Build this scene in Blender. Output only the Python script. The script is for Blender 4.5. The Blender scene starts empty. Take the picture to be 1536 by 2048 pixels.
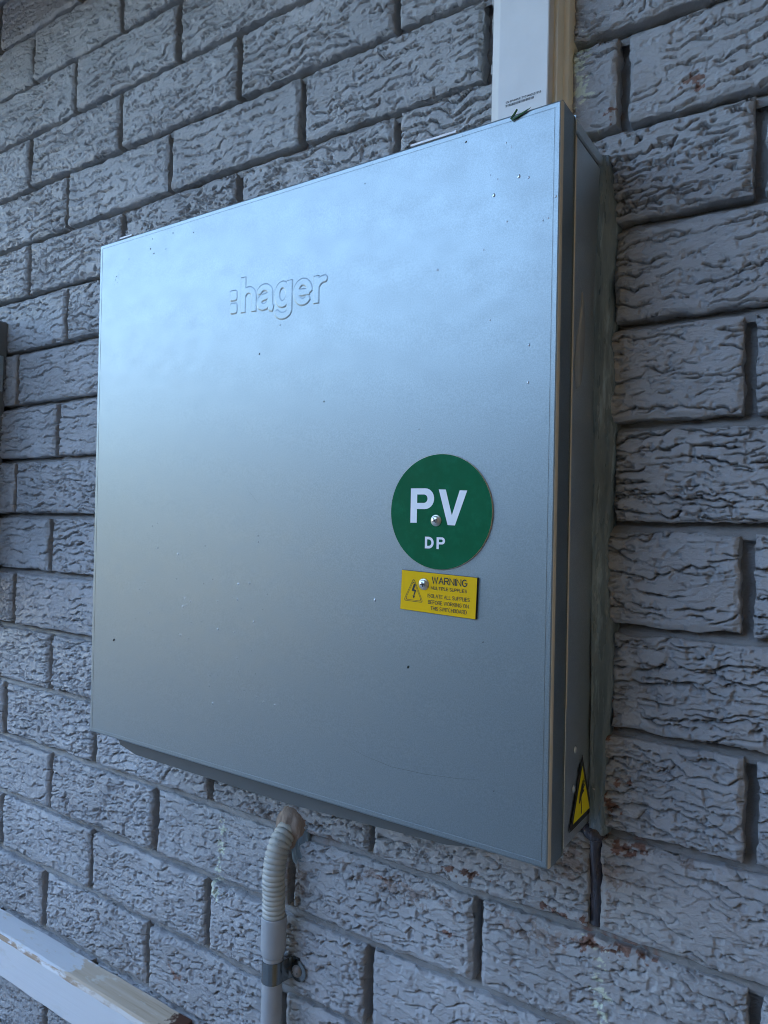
import bpy, math, random
import numpy as np
from mathutils import Matrix, Vector

random.seed(7)
rng = np.random.default_rng(7)
C = bpy.context.scene.collection
SC = bpy.context.scene

# ------------------------------------------------------------------ camera
CAM_R = ((0.8353041389955145, 0.5491120661224348, 0.0272568196184595),
         (0.008528821447321368, 0.03662891041053584, -0.9992925408141785),
         (-0.5497219793510918, 0.8349456639571751, 0.02591300170628851))   # right, down, forward
cam = bpy.data.cameras.new('camera')
cam_o = bpy.data.objects.new('camera', cam)
C.objects.link(cam_o)
r_, d_, f_ = (Vector(v) for v in CAM_R)
M = Matrix((r_, -d_, -f_)).transposed().to_4x4()
M.translation = (0.0641, -0.642, 1.5)
cam_o.matrix_world = M
cam.sensor_fit = 'VERTICAL'
cam.sensor_height = 36.0
cam.lens = 1420.4 / 2048 * 36
cam.clip_start = 0.01
cam.clip_end = 500
SC.camera = cam_o

# ------------------------------------------------------------------ sky, sun, exposure
SUN_EL, SUN_ROT = math.radians(40), math.radians(-12)      # behind the house, a little to the left
w = bpy.data.worlds.new('World')
SC.world = w
w.use_nodes = True
nt = w.node_tree
nt.nodes.clear()
sky = nt.nodes.new('ShaderNodeTexSky')
sky.sky_type = 'NISHITA'
sky.sun_disc = False
sky.sun_elevation = SUN_EL
sky.sun_rotation = SUN_ROT
sky.air_density = 1.0
sky.dust_density = 0.0
sky.ozone_density = 1.4
bg = nt.nodes.new('ShaderNodeBackground')
bg.inputs['Strength'].default_value = 0.13
out = nt.nodes.new('ShaderNodeOutputWorld')
nt.links.new(sky.outputs[0], bg.inputs[0])
nt.links.new(bg.outputs[0], out.inputs[0])
sun = bpy.data.lights.new('sun', 'SUN')
sun.energy = 3.0
sun.angle = math.radians(0.5)
sun.color = (1.0, 0.93, 0.82)
sun_o = bpy.data.objects.new('sun', sun)
C.objects.link(sun_o)
sd = Vector((math.cos(SUN_EL) * math.sin(SUN_ROT), math.cos(SUN_EL) * math.cos(SUN_ROT), math.sin(SUN_EL)))
sun_o.rotation_euler = (-sd).to_track_quat('-Z', 'Y').to_euler()
sun_o.location = sd * 20
SC.cycles.filter_width = 1.0
vs = SC.view_settings
vs.view_transform = 'Standard'
vs.look = 'None'
vs.gamma = 1
vs.exposure = 3.5
vs.use_curve_mapping = False


# ------------------------------------------------------------------ helpers
def empty(name, loc, label=None, cat=None, group=None):
    o = bpy.data.objects.new(name, None)
    C.objects.link(o)
    o.location = loc
    o.empty_display_size = 0.05
    tag(o, label, cat, group)
    return o


def tag(o, label=None, cat=None, group=None, kind=None):
    if label: o['label'] = label
    if cat: o['category'] = cat
    if group: o['group'] = group
    if kind: o['kind'] = kind
    return o


def wloc(o):
    v = Vector(o.location)
    while o.parent:
        o = o.parent
        v += Vector(o.location)
    return v


def link(name, me, mat=None, parent=None):
    """link a mesh whose coordinates are world coordinates"""
    o = bpy.data.objects.new(name, me)
    C.objects.link(o)
    if mat and not me.materials: me.materials.append(mat)
    if parent:
        o.parent = parent
        base = parent
        while base.parent: base = base.parent
        if base.type == 'EMPTY' and parent == base:
            o.matrix_parent_inverse = Matrix.Translation(base.location).inverted()
    return o


def build(name, verts, faces, mat=None, parent=None, smooth=False, attrs=None, mats=None):
    me = bpy.data.meshes.new(name)
    v = np.asarray(verts, dtype=np.float64)
    if isinstance(faces, np.ndarray):
        n, k = faces.shape
        me.vertices.add(len(v))
        me.vertices.foreach_set('co', v.ravel().astype(np.float32))
        me.loops.add(n * k)
        me.loops.foreach_set('vertex_index', faces.ravel().astype(np.int32))
        me.polygons.add(n)
        me.polygons.foreach_set('loop_start', np.arange(0, n * k, k, dtype=np.int32))
        me.update(calc_edges=True)
    else:
        me.from_pydata([tuple(q) for q in v], [], [tuple(q) for q in faces])
        me.update()
    if smooth:
        me.polygons.foreach_set('use_smooth', np.ones(len(me.polygons), dtype=bool))
    for k, a in (attrs or {}).items():
        at = me.attributes.new(k, 'FLOAT', 'POINT')
        at.data.foreach_set('value', np.asarray(a, dtype=np.float32))
    for m in (mats or ()): me.materials.append(m)
    return link(name, me, mat, parent)


class MB:
    def __init__(self):
        self.v, self.f = [], []

    def add(self, vs, fs):
        n = len(self.v)
        self.v += [tuple(q) for q in vs]
        self.f += [tuple(i + n for i in q) for q in fs]
        return self

    def box(self, a, b, T=None):
        (x0, y0, z0), (x1, y1, z1) = a, b
        vs = [(x0, y0, z0), (x1, y0, z0), (x1, y1, z0), (x0, y1, z0), (x0, y0, z1), (x1, y0, z1), (x1, y1, z1), (x0, y1, z1)]
        if T: vs = [T(q) for q in vs]
        return self.add(vs, [(0, 3, 2, 1), (4, 5, 6, 7), (0, 1, 5, 4), (1, 2, 6, 5), (2, 3, 7, 6), (3, 0, 4, 7)])

    def bbox(self, a, b, r, T=None):
        """box with chamfered edges (three-segment feel from smooth shading is not needed)"""
        a, b = np.array(a, float), np.array(b, float)
        pts, idx = [], {}
        for sx in (0, 1):
            for sy in (0, 1):
                for sz in (0, 1):
                    s = (sx, sy, sz)
                    for ax in range(3):
                        q = [0, 0, 0]
                        for k in range(3):
                            lo, hi = a[k], b[k]
                            q[k] = (lo if s[k] == 0 else hi) if k == ax else (lo + r if s[k] == 0 else hi - r)
                        idx[(s, ax)] = len(pts)
                        pts.append(tuple(q))
        fs = []
        for ax in range(3):
            o1, o2 = [k for k in range(3) if k != ax]
            for s in (0, 1):
                loop = []
                for u, v in ((0, 0), (1, 0), (1, 1), (0, 1)):
                    k = [0, 0, 0]; k[ax] = s; k[o1] = u; k[o2] = v
                    loop.append(idx[(tuple(k), ax)])
                flip = (s == 1) == (ax == 1)
                fs.append(tuple(reversed(loop)) if flip else tuple(loop))
        for ax in range(3):
            o1, o2 = [k for k in range(3) if k != ax]
            for u in (0, 1):
                for v in (0, 1):
                    k0 = [0, 0, 0]; k0[o1] = u; k0[o2] = v; k0[ax] = 0
                    k1 = list(k0); k1[ax] = 1
                    fs.append((idx[(tuple(k0), o1)], idx[(tuple(k0), o2)], idx[(tuple(k1), o2)], idx[(tuple(k1), o1)]))
        for sx in (0, 1):
            for sy in (0, 1):
                for sz in (0, 1):
                    s = (sx, sy, sz)
                    fs.append((idx[(s, 0)], idx[(s, 1)], idx[(s, 2)]))
        if T: pts = [T(q) for q in pts]
        return self.add(pts, fs)

    def build(self, name, mat, parent=None, smooth=False):
        import bmesh
        me = bpy.data.meshes.new(name)
        me.from_pydata(self.v, [], self.f)
        bm = bmesh.new(); bm.from_mesh(me)
        bmesh.ops.recalc_face_normals(bm, faces=bm.faces)
        bm.to_mesh(me); bm.free()
        if smooth: me.polygons.foreach_set('use_smooth', np.ones(len(me.polygons), dtype=bool))
        return link(name, me, mat, parent)


def sweep(path, radii, seg=24, caps=True):
    """tube along a path (world points) -> verts, faces"""
    P = [Vector(q) for q in path]
    vs, fs = [], []
    prev = None
    for i, q in enumerate(P):
        t = (P[min(i + 1, len(P) - 1)] - P[max(i - 1, 0)]).normalized()
        if prev is None:
            n = t.orthogonal().normalized()
        else:
            n = (prev - t * prev.dot(t)).normalized()
        prev = n
        b = t.cross(n)
        for k in range(seg):
            a = 2 * math.pi * k / seg
            vs.append(q + (n * math.cos(a) + b * math.sin(a)) * radii[i])
    for i in range(len(P) - 1):
        for k in range(seg):
            k2 = (k + 1) % seg
            fs.append((i * seg + k, i * seg + k2, (i + 1) * seg + k2, (i + 1) * seg + k))
    if caps:
        fs.append(tuple(reversed(range(seg))))
        fs.append(tuple((len(P) - 1) * seg + k for k in range(seg)))
    return vs, fs


# value noise in numpy
def _hash(ix, iy, seed):
    h = (ix.astype(np.int64) * 374761393 + iy.astype(np.int64) * 668265263 + seed * 974634777) & 0xFFFFFFFF
    h = ((h ^ (h >> 13)) * 1274126177) & 0xFFFFFFFF
    h = h ^ (h >> 16)
    return (h & 0xFFFF) / 65535.0


def vnoise(x, y, seed=0):
    ix, iy = np.floor(x), np.floor(y)
    fx, fy = x - ix, y - iy
    fx = fx * fx * fx * (fx * (fx * 6 - 15) + 10)
    fy = fy * fy * fy * (fy * (fy * 6 - 15) + 10)
    a = _hash(ix, iy, seed); b = _hash(ix + 1, iy, seed)
    c = _hash(ix, iy + 1, seed); d = _hash(ix + 1, iy + 1, seed)
    return (a + (b - a) * fx) * (1 - fy) + (c + (d - c) * fx) * fy - 0.5


def fbm(x, y, seed=0, o=3):
    r, a = 0, 1
    for k in range(o):
        r = r + vnoise(x, y, seed + 17 * k) * a
        x, y, a = x * 2.03, y * 2.03, a * 0.5
    return r


def sstep(a, b, x):
    t = np.clip((x - a) / (b - a), 0, 1)
    return t * t * (3 - 2 * t)


def grid_faces(nu, nv):
    i = np.arange((nv - 1) * nu).reshape(nv - 1, nu)[:, :-1].ravel()
    return np.stack([i, i + 1, i + nu + 1, i + nu], 1)


# ------------------------------------------------------------------ materials
class Mat:
    def __init__(self, name, col=(.5, .5, .5), rough=.5, metal=0.0, spec=.5):
        self.m = bpy.data.materials.new(name)
        self.m.use_nodes = True
        self.t = self.m.node_tree
        self.b = self.t.nodes['Principled BSDF']
        self.b.inputs['Base Color'].default_value = (*col, 1)
        self.b.inputs['Roughness'].default_value = rough
        self.b.inputs['Metallic'].default_value = metal
        self.b.inputs['Specular IOR Level'].default_value = spec
        self.tc = None

    def n(self, typ, **kw):
        x = self.t.nodes.new(typ)
        for k, v in kw.items():
            if hasattr(x, k): setattr(x, k, v)
            else: x.inputs[k.replace('_', ' ')].default_value = v
        return x

    def l(self, a, b): self.t.links.new(a, b)

    def pos(self, scale=(1, 1, 1)):
        g = self.n('ShaderNodeNewGeometry')
        mp = self.n('ShaderNodeMapping')
        mp.inputs['Scale'].default_value = scale
        self.l(g.outputs['Position'], mp.inputs['Vector'])
        return mp.outputs[0]

    def noise(self, scale, detail=3, rough=.5, vscale=(1, 1, 1)):
        x = self.n('ShaderNodeTexNoise')
        x.inputs['Scale'].default_value = scale
        x.inputs['Detail'].default_value = detail
        x.inputs['Roughness'].default_value = rough
        self.l(self.pos(vscale), x.inputs['Vector'])
        return x.outputs['Fac']

    def ramp(self, fac, stops):
        x = self.n('ShaderNodeValToRGB')
        e = x.color_ramp.elements
        while len(e) < len(stops): e.new(.5)
        for el, (p, c) in zip(e, stops):
            el.position = p
            el.color = (*c, 1) if len(c) == 3 else c
        self.l(fac, x.inputs[0])
        return x.outputs[0]

    def gray(self, fac, lo, hi, a=0., b=1.):
        x = self.n('ShaderNodeMapRange')
        x.inputs[1].default_value = lo; x.inputs[2].default_value = hi
        x.inputs[3].default_value = a; x.inputs[4].default_value = b
        self.l(fac, x.inputs[0])
        return x.outputs[0]

    def mix(self, fac, a, b):
        x = self.n('ShaderNodeMix', data_type='RGBA')
        for v, i in ((fac, 0), (a, 6), (b, 7)):
            if isinstance(v, (tuple, list)): x.inputs[i].default_value = (*v, 1)
            elif isinstance(v, (int, float)): x.inputs[i].default_value = v
            else: self.l(v, x.inputs[i])
        return x.outputs[2]

    def attr(self, name):
        x = self.n('ShaderNodeAttribute')
        x.attribute_name = name
        return x.outputs['Fac']

    def color(self, s): self.l(s, self.b.inputs['Base Color'])
    def rough(self, s): self.l(s, self.b.inputs['Roughness'])

    def bump(self, h, strength=.3, dist=.001):
        x = self.n('ShaderNodeBump')
        x.inputs['Strength'].default_value = strength
        x.inputs['Distance'].default_value = dist
        self.l(h, x.inputs['Height'])
        prev = self.b.inputs['Normal'].links
        if prev: self.l(prev[0].from_socket, x.inputs['Normal'])
        self.l(x.outputs[0], self.b.inputs['Normal'])
        return self


def paint_brick(name, base):
    m = Mat(name, base, .5, 0, .5)
    n1 = m.noise(9, 4)
    oi = m.n('ShaderNodeObjectInfo')
    c = m.mix(m.gray(n1, .3, .7), tuple(v * .84 for v in base), tuple(v * 1.14 for v in base))
    c = m.mix(m.gray(oi.outputs['Random'], 0, 1, 0, .22), c, tuple(v * .62 for v in base))
    c = m.mix(m.gray(m.noise(26, 5, .65, (1, 1, .16)), .56, .74, 0, .30), c, (base[0] * .62, base[1] * .58, base[2] * .52))
    c = m.mix(m.gray(m.noise(420, 3, .7), .60, .72, 0, .35), c, tuple(min(1, v * 1.5) for v in base))
    dirt = m.noise(60, 4, .6)
    c = m.mix(m.gray(dirt, .56, .75, 0, .35), c, (base[0] * .7, base[1] * .66, base[2] * .6))
    c = m.mix(m.attr('lime'), c, (.62, .66, .52))
    c = m.mix(m.attr('chip'), c, m.ramp(m.noise(300, 2), [(.3, (.13, .065, .045)), (.7, (.27, .15, .11))]))
    c = m.mix(m.attr('stain'), c, m.ramp(m.noise(200, 2), [(.3, (.15, .09, .06)), (.7, (.34, .26, .21))]))
    m.color(c)
    m.rough(m.gray(m.noise(160, 3), .3, .7, .36, .62))
    m.bump(m.noise(330, 4, .7, (1, 1, 1.8)), .8, .0018)
    m.bump(m.noise(1000, 2, .6), .5, .0006)
    return m.m


PAINT = (0.400, 0.402, 0.405)
M_BRICK = paint_brick('painted_brick', PAINT)
M_MORTAR = paint_brick('painted_mortar', (.285, .280, .272))


def metal(name, col, r0, r1, spangle=True):
    m = Mat(name, col, .3, 1.0)
    m.rough(m.gray(m.noise(40, 5, .6, (1, 1, 1.5)), .3, .7, r0, r1))
    if spangle:
        c = m.mix(m.gray(m.noise(900, 2), .3, .7), tuple(v * .90 for v in col), tuple(min(1, v * 1.08) for v in col))
        c = m.mix(m.gray(m.noise(28, 6, .7), .60, .78, 0, .18), c, tuple(v * .7 for v in col))
        m.color(c)
        m.bump(m.noise(1500, 2, .6, (1, 1, .35)), .10, .0003)
        m.bump(m.noise(3.2, 0, .4), .06, .004)
    return m.m


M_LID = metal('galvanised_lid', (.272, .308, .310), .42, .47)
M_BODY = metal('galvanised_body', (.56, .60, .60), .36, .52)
M_SCREW = Mat('screw_steel', (.62, .60, .55), .28, 1.0).m
M_DARK = Mat('dark_recess', (.012, .012, .012), .7).m
M_ZINC = metal('zinc_plate', (.20, .21, .205), .16, .24, False)


def plastic(name, col, r=.4, bump=0, var=.06, vs=(1, 1, 1), grime=None):
    m = Mat(name, col, r)
    c = m.mix(m.gray(m.noise(20, 4, .6, vs), .3, .7), tuple(v * (1 - var) for v in col), tuple(v * (1 + var) for v in col))
    if grime: c = m.mix(m.gray(m.noise(45, 5, .7), .58, .72, 0, .6), c, grime)
    m.color(c)
    if bump: m.bump(m.noise(500, 2), bump, .0005)
    return m.m


M_CREAM = plastic('cream_plastic', (.82, .76, .60), .42)
M_COVER = plastic('pale_plastic', (.66, .66, .64), .42)
M_PIPE = plastic('grey_plastic', (.36, .365, .365), .38, .06)
M_FLEX = plastic('flexible_plastic', (.44, .43, .38), .45, .05, .12, grime=(.20, .16, .11))
M_BLACK = plastic('black_print', (.014, .014, .015), .5)
M_WHITE = plastic('white_print', (.78, .79, .80), .45)
M_EDGE = plastic('pale_rim_and_glint', (.60, .53, .40), .45)  # cream for the sign rim and for highlights painted along the box folds
M_LEAF = plastic('dark_green_leaf', (.022, .085, .016), .45, .2, .3)
M_GROUND = plastic('concrete_ground', (.45, .45, .44), .85, .2, .15)
M_FENCE = plastic('fence_sheet', (.42, .42, .41), .55, 0, .06)
M_RENDER = plastic('brown_render', (.20, .135, .08), .8, .1, .08)
M_SOFFIT = plastic('soffit_paint', (.055, .045, .04), .7)
M_RIGHT_BLOCK = plastic('brown_light_block', (.40, .235, .11), .8, .2, .2)  # colour of the added right-hand mass, for a warm bounce
M_ROOF = plastic('roof_sheet', (.12, .12, .12), .5)
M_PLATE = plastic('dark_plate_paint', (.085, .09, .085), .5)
M_CABINET = plastic('cabinet_paint', (.17, .175, .175), .45, .05)


def sign_mat(name, col, scuff, rough=.38):
    m = Mat(name, col, rough)
    c = m.mix(m.gray(m.noise(70, 6, .75), .50, .72, 0, .45), col, scuff)
    c = m.mix(m.gray(m.noise(18, 4, .6), .45, .7, 0, .35), c, scuff)
    m.color(c)
    m.rough(m.gray(m.noise(60, 4), .3, .7, rough - .06, rough + .14))
    m.b.inputs['Specular IOR Level'].default_value = .12
    return m.m


M_GREEN = sign_mat('green_sign_face', (.001, .100, .036), (.006, .16, .075), .5)
M_YELLOW = sign_mat('yellow_sign_face', (.80, .47, .004), (.72, .43, .012), .5)
M_STICK = sign_mat('yellow_sticker_face', (.88, .72, .008), (.75, .62, .03), .4)


def sealant(name, col, rough=.22, trans=.25):
    m = Mat(name, col, rough)
    c = m.mix(m.gray(m.noise(40, 5, .65, (1, 1, .25)), .35, .7), tuple(v * .75 for v in col), tuple(v * 1.35 for v in col))
    c = m.mix(m.gray(m.noise(150, 5, .7, (1, 1, .10)), .56, .70, 0, .8), c, tuple(min(1, v * 2.6) for v in col))
    m.color(c)
    m.rough(m.gray(m.noise(90, 4, .6, (1, 1, .15)), .3, .7, rough - .08, rough + .25))
    m.b.inputs['Transmission Weight'].default_value = trans
    m.bump(m.noise(120, 4, .6, (1, 1, .18)), .7, .003)
    return m.m


M_SEAL = sealant('clear_silicone', (.16, .215, .245), .24, .15)
M_SEALD = sealant('dark_silicone', (.05, .045, .055), .2, .1)
M_SEALB = sealant('dusty_silicone', (.27, .195, .145), .55, .05)
M_SMEAR = plastic('grey_beige_smear', (.30, .31, .30), .35, .4, .15)
M_DROP = Mat('water_drop', (.52, .58, .62), .14, .7).m


def timber_mat():
    m = Mat('weathered_timber', (.5, .36, .22), .7)
    grain = m.noise(60, 5, .65, (.05, 1.6, 1.6))
    wood = m.ramp(grain, [(.25, (.28, .18, .11)), (.45, (.56, .44, .31)), (.75, (.68, .58, .46))])
    g = m.n('ShaderNodeNewGeometry')
    sx = m.n('ShaderNodeSeparateXYZ')
    m.l(g.outputs['Position'], sx.inputs[0])
    edge = m.noise(26, 5, .6, (.5, 1, 1))
    a = m.n('ShaderNodeMath', operation='MULTIPLY_ADD')
    m.l(edge, a.inputs[0]); a.inputs[1].default_value = .26
    m.l(sx.outputs[0], a.inputs[2])
    # bare on the top face beyond x = -0.80, and on the arris
    bare = m.gray(a.outputs[0], -.715, -.705)
    nz = m.n('ShaderNodeSeparateXYZ')
    m.l(g.outputs['Normal'], nz.inputs[0])
    top = m.gray(nz.outputs[2], .35, .6)
    mm = m.n('ShaderNodeMath', operation='MULTIPLY')
    m.l(bare, mm.inputs[0]); m.l(top, mm.inputs[1])
    paint = m.mix(m.gray(m.noise(24, 5, .7, (.35, 1, 1)), .60, .70, 0, .55), (.70, .70, .69), (.58, .54, .44))
    c = m.mix(mm.outputs[0], paint, wood)
    # paint worn through along the front arris
    ar = m.gray(nz.outputs[2], .86, .80)
    ar2 = m.gray(nz.outputs[2], .25, .35)
    aa = m.n('ShaderNodeMath', operation='MULTIPLY'); m.l(ar, aa.inputs[0]); m.l(ar2, aa.inputs[1])
    wn = m.gray(m.noise(55, 5, .7, (.35, 1, 1)), .47, .56)
    ab = m.n('ShaderNodeMath', operation='MULTIPLY'); m.l(aa.outputs[0], ab.inputs[0]); m.l(wn, ab.inputs[1])
    c = m.mix(ab.outputs[0], c, m.ramp(grain, [(.3, (.25, .15, .085)), (.7, (.55, .42, .28))]))
    fl = m.n('ShaderNodeMath', operation='MULTIPLY'); m.l(m.gray(m.noise(70, 5, .75, (.3, 1, 1)), .57, .62), fl.inputs[0]); m.l(top, fl.inputs[1])
    c = m.mix(fl.outputs[0], c, (.66, .60, .50))
    # crumbled red-brown end grain
    end = m.n('ShaderNodeMath', operation='MULTIPLY_ADD')
    m.l(m.noise(120, 4, .7), end.inputs[0]); end.inputs[1].default_value = .05
    m.l(sx.outputs[0], end.inputs[2])
    c = m.mix(m.gray(end.outputs[0], -.628, -.622), c, (.09, .035, .018))
    m.color(c)
    m.rough(m.gray(mm.outputs[0], 0, 1, .42, .8))
    m.bump(grain, .5, .0012)
    m.bump(mm.outputs[0], -.4, .0008)
    return m.m


M_TIMBER = timber_mat()

# ------------------------------------------------------------------ ground, house, surroundings (light and reflections)
tag(build('ground', [(-30, -30, 0), (30, -30, 0), (30, 30, 0), (-30, 30, 0)], [(0, 1, 2, 3)], M_GROUND), kind='structure')

# ------------------------------------------------------------------ the brick wall
CO = 0.0903043            # course height
ZO = 1.96
BX = 0.240
JT = 0.0100               # joint thickness
XA, XB = -1.75, 0.75
C0, C1 = -5, 17           # courses (downwards)
wall = empty('brick_wall', (-0.5, 0, 0), 'rock-faced brick wall painted grey-blue behind the metal switchboard', 'wall')

# perpend joints read off the photograph, back-projected on the wall: course -> x
PERP = {}
for x_, c_ in [
    (-.1220, 1), (.0029, 2), (-.0034, 4), (-.0041, 6), (-.0001, 8), (-.1254, 9), (.0032, 10)]:
    PERP.setdefault(c_, []).append(x_)
PERP_PX = [(1245, 169, 1), (1520, 286, 2), (1498, 738, 4), (1494, 1178, 6), (1500.6, 1617, 8), (1188, 1782, 9), (1508, 2022, 10),
           (792, 34, -1), (971.6, 78, 0), (793, 271, 1), (356.7, 70, -2), (477.6, 138, -1), (602.6, 221, 0), (476, 372, 1),
           (66, 117, -3), (151, 174, -2), (243.5, 29, -3), (60, 331, -1), (241, 250, -1), (133, 406, 0), (338.5, 328, 0), (243.5, 456, 1),
           (57, 539, 1), (132.6, 632, 2), (33, 761, 3), (116, 852, 4), (30.5, 977, 5), (100, 1089, 6), (27, 1199, 7), (101, 1314, 8),
           (7, 1422, 9), (188, 1492, 9), (101, 1562.5, 10), (308.6, 1640.6, 10), (3, 1635, 11), (181, 1715, 11), (86, 1795, 12), (294, 1905, 12),
           (419.5, 1572, 9), (414, 1829, 11), (580, 1767, 10), (741, 1677, 9), (736, 1971, 11), (953.4, 1884, 10),
           (1217, 560, 3), (1217, 960, 5), (1213, 1400, 7), (186, 1916, 13), (90, 2027, 14), (3, 2037, 14)]
PERP = {}
for x_, y_, c_ in PERP_PX:
    d = Vector(CAM_R[0]) * ((x_ - 768) / 1420.4) + Vector(CAM_R[1]) * ((y_ - 1024) / 1420.4) + Vector(CAM_R[2])
    t_ = .642 / d.y
    PERP.setdefault(c_, []).append(.0641 + d.x * t_)

# chips, lime runs, stains on the paint: (x, z, radius x, radius z, kind, noise scale)
SPOTS = [(-.0532, 1.8965, .009, .006, 'chip'), (-.0470, 1.886, .004, .009, 'chip'), (-.0560, 1.868, .012, .003, 'stain'),
         (-.668, .9225, .006, .006, 'chip'), (-.652, .9165, .010, .006, 'chip'), (-.1231, 1.8804, .004, .009, 'chip'),
         (-.588, 1.123, .006, .012, 'lime'), (-.589, 1.098, .006, .014, 'lime'), (-.590, 1.068, .006, .012, 'lime'), (-.594, 1.045, .010, .008, 'lime'),
         (-.1205, 1.135, .010, .006, 'lime'), (-.118, 1.115, .006, .014, 'lime'), (-.115, 1.098, .009, .007, 'lime'), (-.117, 1.075, .005, .012, 'lime'),
         (-.1525, 1.950, .010, .016, 'lime'), (-.1505, 1.915, .010, .010, 'lime'), (-.143, 1.868, .012, .006, 'lime'),
         (-.338, 1.127, .060, .010, 'stain'), (-.345, 1.130, .010, .003, 'chip'),
         (-.173, 1.130, .04, .010, 'stain'), (-.100, 1.2294, .010, .007, 'chip'), (-.093, 1.2315, .016, .004, 'chip'), (-.145, 1.205, .026, .022, 'stain'), (-.1085, 1.205, .012, .010, 'stain'),
         (-.112, 1.17, .004, .016, 'stain'), (-.128, 1.136, .02, .008, 'chip'), (-.112, 1.262, .008, .008, 'chip'),
         (-.118, 1.345, .006, .018, 'chip'), (-.118, 1.325, .006, .012, 'chip'), (-.122, 1.43, .004, .006, 'chip'), (-.122, 1.475, .004, .006, 'chip'), (-.10, 1.285, .006, .004, 'chip'),
         (-.25, 1.165, .02, .004, 'chip'), (-.215, 1.128, .018, .006, 'stain'), (-.27, 1.1, .012, .004, 'chip'),
         (-.47, 1.095, .02, .02, 'stain'), (-.43, 1.15, .02, .006, 'stain'), (-.52, 1.155, .03, .006, 'stain'),
         (-.0480, 1.2310, .008, .004, 'stain'), (-.64, 1.19, .03, .004, 'stain'), (-.155, 1.155, .02, .004, 'chip'), (-.09, 1.142, .03, .005, 'chip')]


def spot_attrs(X, Z):
    r = {'chip': np.zeros_like(X), 'lime': np.zeros_like(X), 'stain': np.zeros_like(X)}
    for i, (x, z, rx, rz, k) in enumerate(SPOTS):
        m = (np.abs(X - x) < rx * 2.2) & (np.abs(Z - z) < rz * 2.2)
        if not m.any(): continue
        xx, zz = X[m], Z[m]
        d = np.sqrt(((xx - x) / rx) ** 2 + ((zz - z) / rz) ** 2)
        nz = fbm(xx * 180, zz * 220, 300 + i, 3)
        v = 1 - sstep(.42, .62, d + nz * 2.2)
        r[k][m] = np.maximum(r[k][m], v * (1 if k != 'stain' else .6))
    return r


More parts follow.
